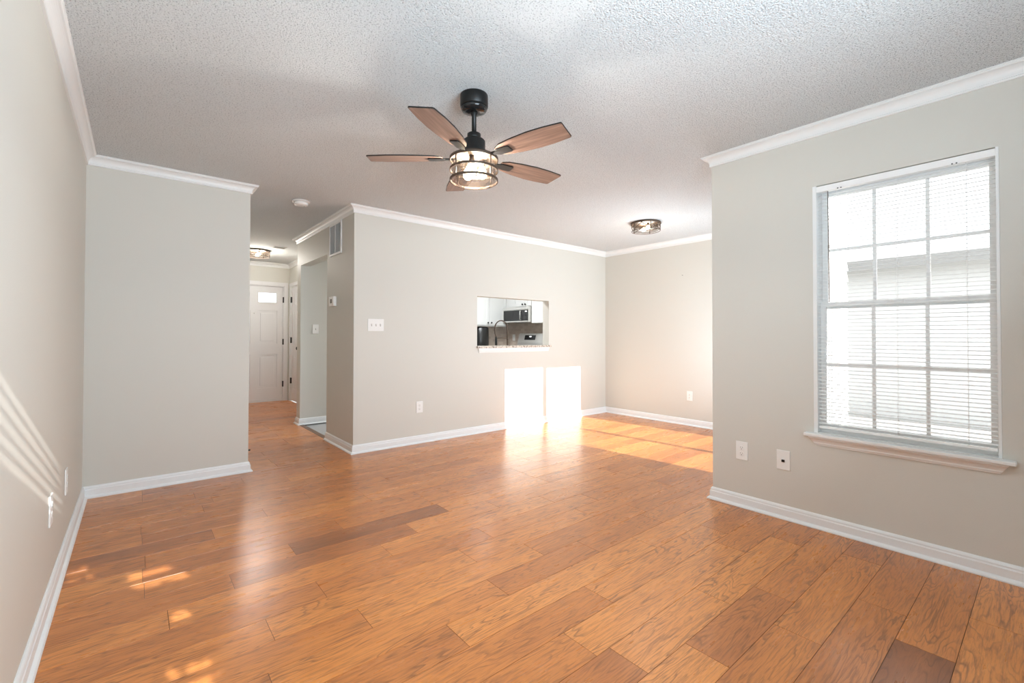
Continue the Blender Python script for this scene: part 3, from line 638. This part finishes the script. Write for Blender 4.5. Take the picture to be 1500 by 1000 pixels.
# thermostat, return grille, smoke detector, hall ceiling vent, door stop
th = thing('thermostat', 'small white thermostat on the hall corner wall below the vertical grille', 'thermostat', (X3, 4.985, 1.525))
obj('housing', rbox(-.032, -.0005, -.075, .075, -.052, .052, .005), PLASTIC, th)
obj('screen', rbox(-.0335, -.0321, -.03, .03, -.02, .025, .0005), mat('grey_lcd', (.22, .22, .21), .2), th)
rg_ = thing('return_air_grille', 'tall painted air grille high on the hall wall under the crown moulding', 'vent', (X3, 4.935, 2.195))
gy, gz = .185, .173
bm = new(); fr_ = .022
for a in ((-.012, -.0005, -gy, gy, gz-fr_, gz), (-.012, -.0005, -gy, gy, -gz, -gz+fr_), (-.012, -.0005, -gy, -gy+fr_, -gz+fr_, gz-fr_), (-.012, -.0005, gy-fr_, gy, -gz+fr_, gz-fr_)): bx(bm, *a)
bmesh.ops.bevel(bm, geom=bm.edges[:], offset=.0015, segments=1, affect='EDGES')
obj('frame', bm, TRIM, rg_)
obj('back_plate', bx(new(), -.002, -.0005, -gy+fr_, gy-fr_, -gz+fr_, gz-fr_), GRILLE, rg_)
bm = new(); y = -gy+fr_+.004
while y < gy-fr_-.006:
    prism(bm, [(-.010, y), (-.009, y), (-.003, y+.008), (-.004, y+.008)], -gz+fr_, gz-fr_, 'xy'); y += .0125
bx(bm, -.011, -.0025, -.004, .004, -gz+fr_, gz-fr_)
obj('louvres', bm, TRIM, rg_)
sm = thing('smoke_detector', 'round white smoke detector on the ceiling before the hallway', 'smoke detector', (1.206, 4.60, C))
bm = new(); lathe(bm, [(.078, -.0005), (.078, -.010), (.070, -.012)], (0, 0, 0), 40); obj('mounting_ring', bm, PLASTIC, sm)
bm = new(); lathe(bm, [(.062, -.0125), (.062, -.030), (.056, -.040), (.02, -.044), (.0, -.044)], (0, 0, 0), 40); obj('sensor_housing', bm, PLASTIC, sm)
bm = new(); lathe(bm, [(.005, -.0445), (.004, -.0465)], (.03, 0, .0005), 12); obj('test_button', bm, GREYDOT, sm)
cv = thing('ceiling_vent', 'small dark air vent in the hallway ceiling near the hall light', 'vent', (1.60, 7.20, C))
obj('frame', bx(bx(bx(bx(new(), -.085, .085, -.075, -.06, -.008, -.0005), -.085, .085, .06, .075, -.008, -.0005), -.085, -.07, -.06, .06, -.008, -.0005), .07, .085, -.06, .06, -.008, -.0005), TRIM, cv)
obj('back_plate', bx(new(), -.07, .07, -.06, .06, -.002, -.0005), GREYDOT, cv)
bm = new()
for k in range(6): prism(bm, [(-.055+k*.019, -.003), (-.050+k*.019, -.003), (-.043+k*.019, -.008), (-.048+k*.019, -.008)], -.07, .07, 'yz')
obj('louvres', bm, GRILLE, cv)
ds = thing('door_stop', 'small dark door stop low on the hallway wall past the corner', 'door stop', (X2+.0004, 4.70, .117))
bm = new(); tube(bm, [(0, 0, 0), (.05, 0, -.002)], .004, 8); obj('stem', bm, BRONZE, ds)
bm = new(); tube(bm, [(.05, 0, -.002), (.066, 0, -.002)], [.006, .007], 10); obj('bumper', bm, BLACK, ds)

# ------------------------------------------------------------------ ceiling fan
FX, FY = 1.383, 1.980
fan = thing('ceiling_fan', 'black ceiling fan with brown wooden blades and a lit caged glass lamp', 'ceiling fan', (FX, FY, C))
z_ = lambda z: z-C
bm = new(); lathe(bm, [(.073, -.0005), (.074, -.006), (.074, z_(2.378)), (.070, z_(2.374))], n=48); obj('canopy', bm, BLACK, fan)
bm = new(); lathe(bm, [(.070, z_(2.3735)), (.070, z_(2.366)), (.064, z_(2.356)), (.050, z_(2.349)), (.030, z_(2.346)), (.014, z_(2.346))], n=48); obj('canopy_cover', bm, mat('glossy_black_ring', (.03, .03, .03), .12, .5), fan)
bm = new(); lathe(bm, [(.018, z_(2.350)), (.020, z_(2.340)), (.0125, z_(2.328)), (.0125, z_(2.232))], n=24); obj('downrod', bm, BLACK, fan)
bm = new(); lathe(bm, [(.030, z_(2.236)), (.036, z_(2.232)), (.036, z_(2.205)), (.034, z_(2.203))], n=32); obj('coupling', bm, BLACK, fan)
bm = new(); lathe(bm, [(.036, z_(2.2025)), (.054, z_(2.200)), (.060, z_(2.193)), (.060, z_(2.140)), (.075, z_(2.128)), (.094, z_(2.122)), (.096, z_(2.112)), (.07, z_(2.108))], n=48); obj('motor_housing', bm, BLACK, fan)
bm = new(); lathe(bm, [(.03, z_(2.1075)), (.118, z_(2.106)), (.129, z_(2.103)), (.129, z_(2.088)), (.122, z_(2.088)), (.122, z_(2.098)), (.03, z_(2.100))], n=64); obj('lamp_top_plate', bm, BRONZE, fan)
for zc in (2.037, 1.983):
    bm = new(); loop_lathe(bm, [(.1235, z_(zc-.006)), (.1290, z_(zc-.006)), (.1290, z_(zc+.006)), (.1235, z_(zc+.006))], n=64); obj('cage_ring', bm, BRONZE, fan)
for k in range(4):
    a = R(8+90*k); bm = new(); x, y = .1268*math.cos(a), .1268*math.sin(a)
    tube(bm, [(x, y, z_(2.090)), (x, y, z_(1.978))], .0028, 8); obj('cage_strap', bm, BRONZE, fan)
bm = new(); lathe(bm, [(.1175, z_(2.0975)), (.1175, z_(1.970)), (.1150, z_(1.970)), (.1150, z_(2.0975))], n=64, cap=False); obj('glass_shade', bm, SHADEG, fan)
for k in range(3):
    a = R(100+120*k); x, y = .045*math.cos(a), .045*math.sin(a)
    bm = new(); lathe(bm, [(.014, z_(2.0995)), (.015, z_(2.075)), (.012, z_(2.068))], (x, y, 0), 20); sk = obj('lamp_socket', bm, BRONZE, fan)
    bm = new(); pr = [(.010, 2.0675), (.013, 2.058), (.022, 2.042), (.0265, 2.026), (.024, 2.011), (.014, 2.000), (.001, 1.996)]
    lathe(bm, [(r, z_(z)) for r, z in pr], (x, y, 0), 24); obj('light_bulb', bm, BULB, sk)
bl_out = [(.165, .030), (.20, .048), (.28, .062), (.38, .070), (.46, .069), (.552, .060), (.558, .056), (.569, -.053), (.564, -.058), (.47, -.067), (.38, -.069), (.28, -.061), (.20, -.048), (.165, -.030)]
for k in range(5):
    a = R(-148.3+72*k)
    # radial axis = local x; clockwise side (local -y) raised
    bd = obj('blade', prism(new(), bl_out, -.003, .003), BLADE, fan, loc=(0, 0, z_(2.103)))
    bd.rotation_euler = (Matrix.Rotation(a, 3, 'Z') @ Matrix.Rotation(R(-9), 3, 'X')).to_euler()
    bm = new(); prism(bm, [(bx_*1.003, by_*1.02) for bx_, by_ in bl_out], -.0012, .0044); obj('blade_top', bm, BLACK, bd)
    bm = new(); prism(bm, [(.088, .014), (.150, .013), (.168, .026), (.238, .026), (.246, .018), (.246, -.018), (.238, -.026), (.168, -.026), (.150, -.013), (.088, -.014)], -.0095, -.0032)
    bmesh.ops.bevel(bm, geom=bm.edges[:], offset=.0015, segments=1, affect='EDGES'); obj('blade_bracket', bm, BLACK, bd)
lamp('fan_lamp', 'POINT', (FX, FY, 2.02), 58, (1, .97, .93), shadow_soft_size=.04)

# ------------------------------------------------------------------ flush drum lights
def drum(label, x, y, power, ang):
    t_ = thing('ceiling_light', label, 'ceiling light', (x, y, C), group='drum cage ceiling lights')
    bm = new(); lathe(bm, [(.160, -.0005), (.166, -.004), (.166, -.022), (.158, -.024)], n=56); obj('ceiling_plate', bm, BRONZE, t_)
    bm = new(); n = 10; r = .155
    def P(i, z): a = 2*math.pi*i/n+ang; return (r*math.cos(a), r*math.sin(a), z)
    for i in range(n):
        mid = [(r*math.cos(2*math.pi*(i+s/4)/n+ang), r*math.sin(2*math.pi*(i+s/4)/n+ang)) for s in range(5)]
        za, zb = (-.026, -.092) if i % 2 else (-.092, -.026)
        if i % 3 == 0: za, zb = -.055, -.055
        tube(bm, [(mx_, my_, za+(zb-za)*s/4) for s, (mx_, my_) in enumerate(mid)], .0045, 6)
        if i % 2 == 0: tube(bm, [P(i, -.024), P(i, -.096)], .0045, 6)
    tube(bm, [(r*math.cos(2*math.pi*i/48), r*math.sin(2*math.pi*i/48), -.097) for i in range(48)], .0035, 6, closed=True)
    obj('wire_cage', bm, BRONZE, t_)
    bm = new(); lathe(bm, [(.140, -.0245), (.140, -.092), (.1385, -.092), (.1385, -.0245)], n=48, cap=False); obj('glass_shade', bm, SHADEG, t_)
    for k in range(2):
        xx = .06*(1 if k else -1)*math.cos(ang+.7); yy = .06*(1 if k else -1)*math.sin(ang+.7)
        bm = new(); lathe(bm, [(.014, -.0245), (.014, -.040), (.011, -.043)], (xx, yy, 0), 18); sk = obj('lamp_socket', bm, BRONZE, t_)
        bm = new(); lathe(bm, [(.010, -.0435), (.020, -.056), (.025, -.068), (.020, -.081), (.001, -.087)], (xx, yy, 0), 20); obj('light_bulb', bm, BULB, sk)
    lamp('drum_lamp', 'POINT', (x, y, C-.075), power, (1, .95, .89), shadow_soft_size=.10)
    return t_
drum('drum cage ceiling light with bare bulbs over the bright dining corner', 4.425, 2.951, 7, .3)
drum('drum cage ceiling light glowing in the hallway by the front door', 1.405, 7.64, 46, .9)

# ------------------------------------------------------------------ outdoors
S('ground', bx(new(), -30, 40, -40, 30, -.36, -.16), GROUND)
bm = new()   # lap siding on the outer face of the dining front wall and of the window wall
def laps(bm, x0, x1, skip=None):
    z = -.1
    while z < 2.7:
        segs = [(x0, x1)]
        if skip and z < skip[2]: segs = [(x0, skip[0]), (skip[1], x1)]
        for a, b_ in segs: prism(bm, [(Y5-.141, z), (Y5-.165, z), (Y5-.149, z+.115), (Y5-.141, z+.115)], a, b_, 'yz')
        z += .115
laps(bm, X5+.142, X4+.30, (SX0-.02, SX1+.02, SZ+.02)); S('wall_exterior_siding', bm, SIDING)
nb = thing('neighbouring_house', 'pale house with lap siding seen dimly through the window blind', 'house', (9.5, 1.5, -.16))
bm = new(); bx(bm, 0, 6, -4.2, 8, 0, 2.5); obj('siding_wall', bm, SIDING, nb)
bm = prism(new(), [(-.45, 2.55), (3, 4.5), (6.4, 2.55), (6.3, 2.4), (3, 4.3), (-.35, 2.4)], -4.6, 8.4, 'xz'); obj('roof', bm, mat('grey_shingle_roof', (.42, .42, .42), .9), nb)
# unseen tree added to block the rear sun, leaving gaps for streaks and spots
tr = thing('sun_screen_tree', 'unseen leafy tree added outside the rear window to break up the sun', 'tree', (1.0, -2.3, -.16))
bm = new(); tube(bm, [(0, 0, 0), (.03, 0, .7), (0, .02, 1.6)], [.07, .05, .03], 10); tube(bm, [(.02, 0, .8), (.5, .05, 1.6)], [.035, .015], 8); tube(bm, [(.02, 0, .9), (-.5, .05, 1.8)], [.035, .015], 8); obj('trunk', bm, BARK, tr)
bm = new(); rn = random.Random(9)
def gap(x, y, z):   # in world: where the ray through this leaf reaches the rear wall plane
    t_ = (YR-.05)-y; X = x+SUN.x*t_; Z = z+SUN.z*t_
    if X < .07 and Z > 1.78: return True
    for gx, gz, gr in ((.36, 1.41, .085), (.47, 1.38, .05), (.41, 1.22, .05), (.11, 1.52, .07), (.38, 1.02, .08), (.29, 1.0, .05)):
        if abs(X-gx) < gr*1.2 and abs(Z-gz) < gr: return True
    return False
k = 0
while k < 30000:
    x = rn.uniform(-1.0, 3.3); y = -2.3+rn.gauss(0, .25); z = rn.uniform(.6, 3.2)
    if not (-3.2 < y < -1.5): continue
    k += 1
    if gap(x, y, z): continue
    s = rn.uniform(.045, .085); u = Vector((rn.gauss(0, 1), rn.gauss(0, .5), rn.gauss(0, 1))).normalized(); v = u.cross(Vector((rn.gauss(0, .4), 1, rn.gauss(0, .4)))).normalized()
    p = Vector((x-1.0, y+2.3, z+.16)); q = [p-u*s, p-v*s*.5, p+u*s, p+v*s*.5]; bm.faces.new([bm.verts.new(a) for a in q])
obj('foliage', bm, LEAF, tr)
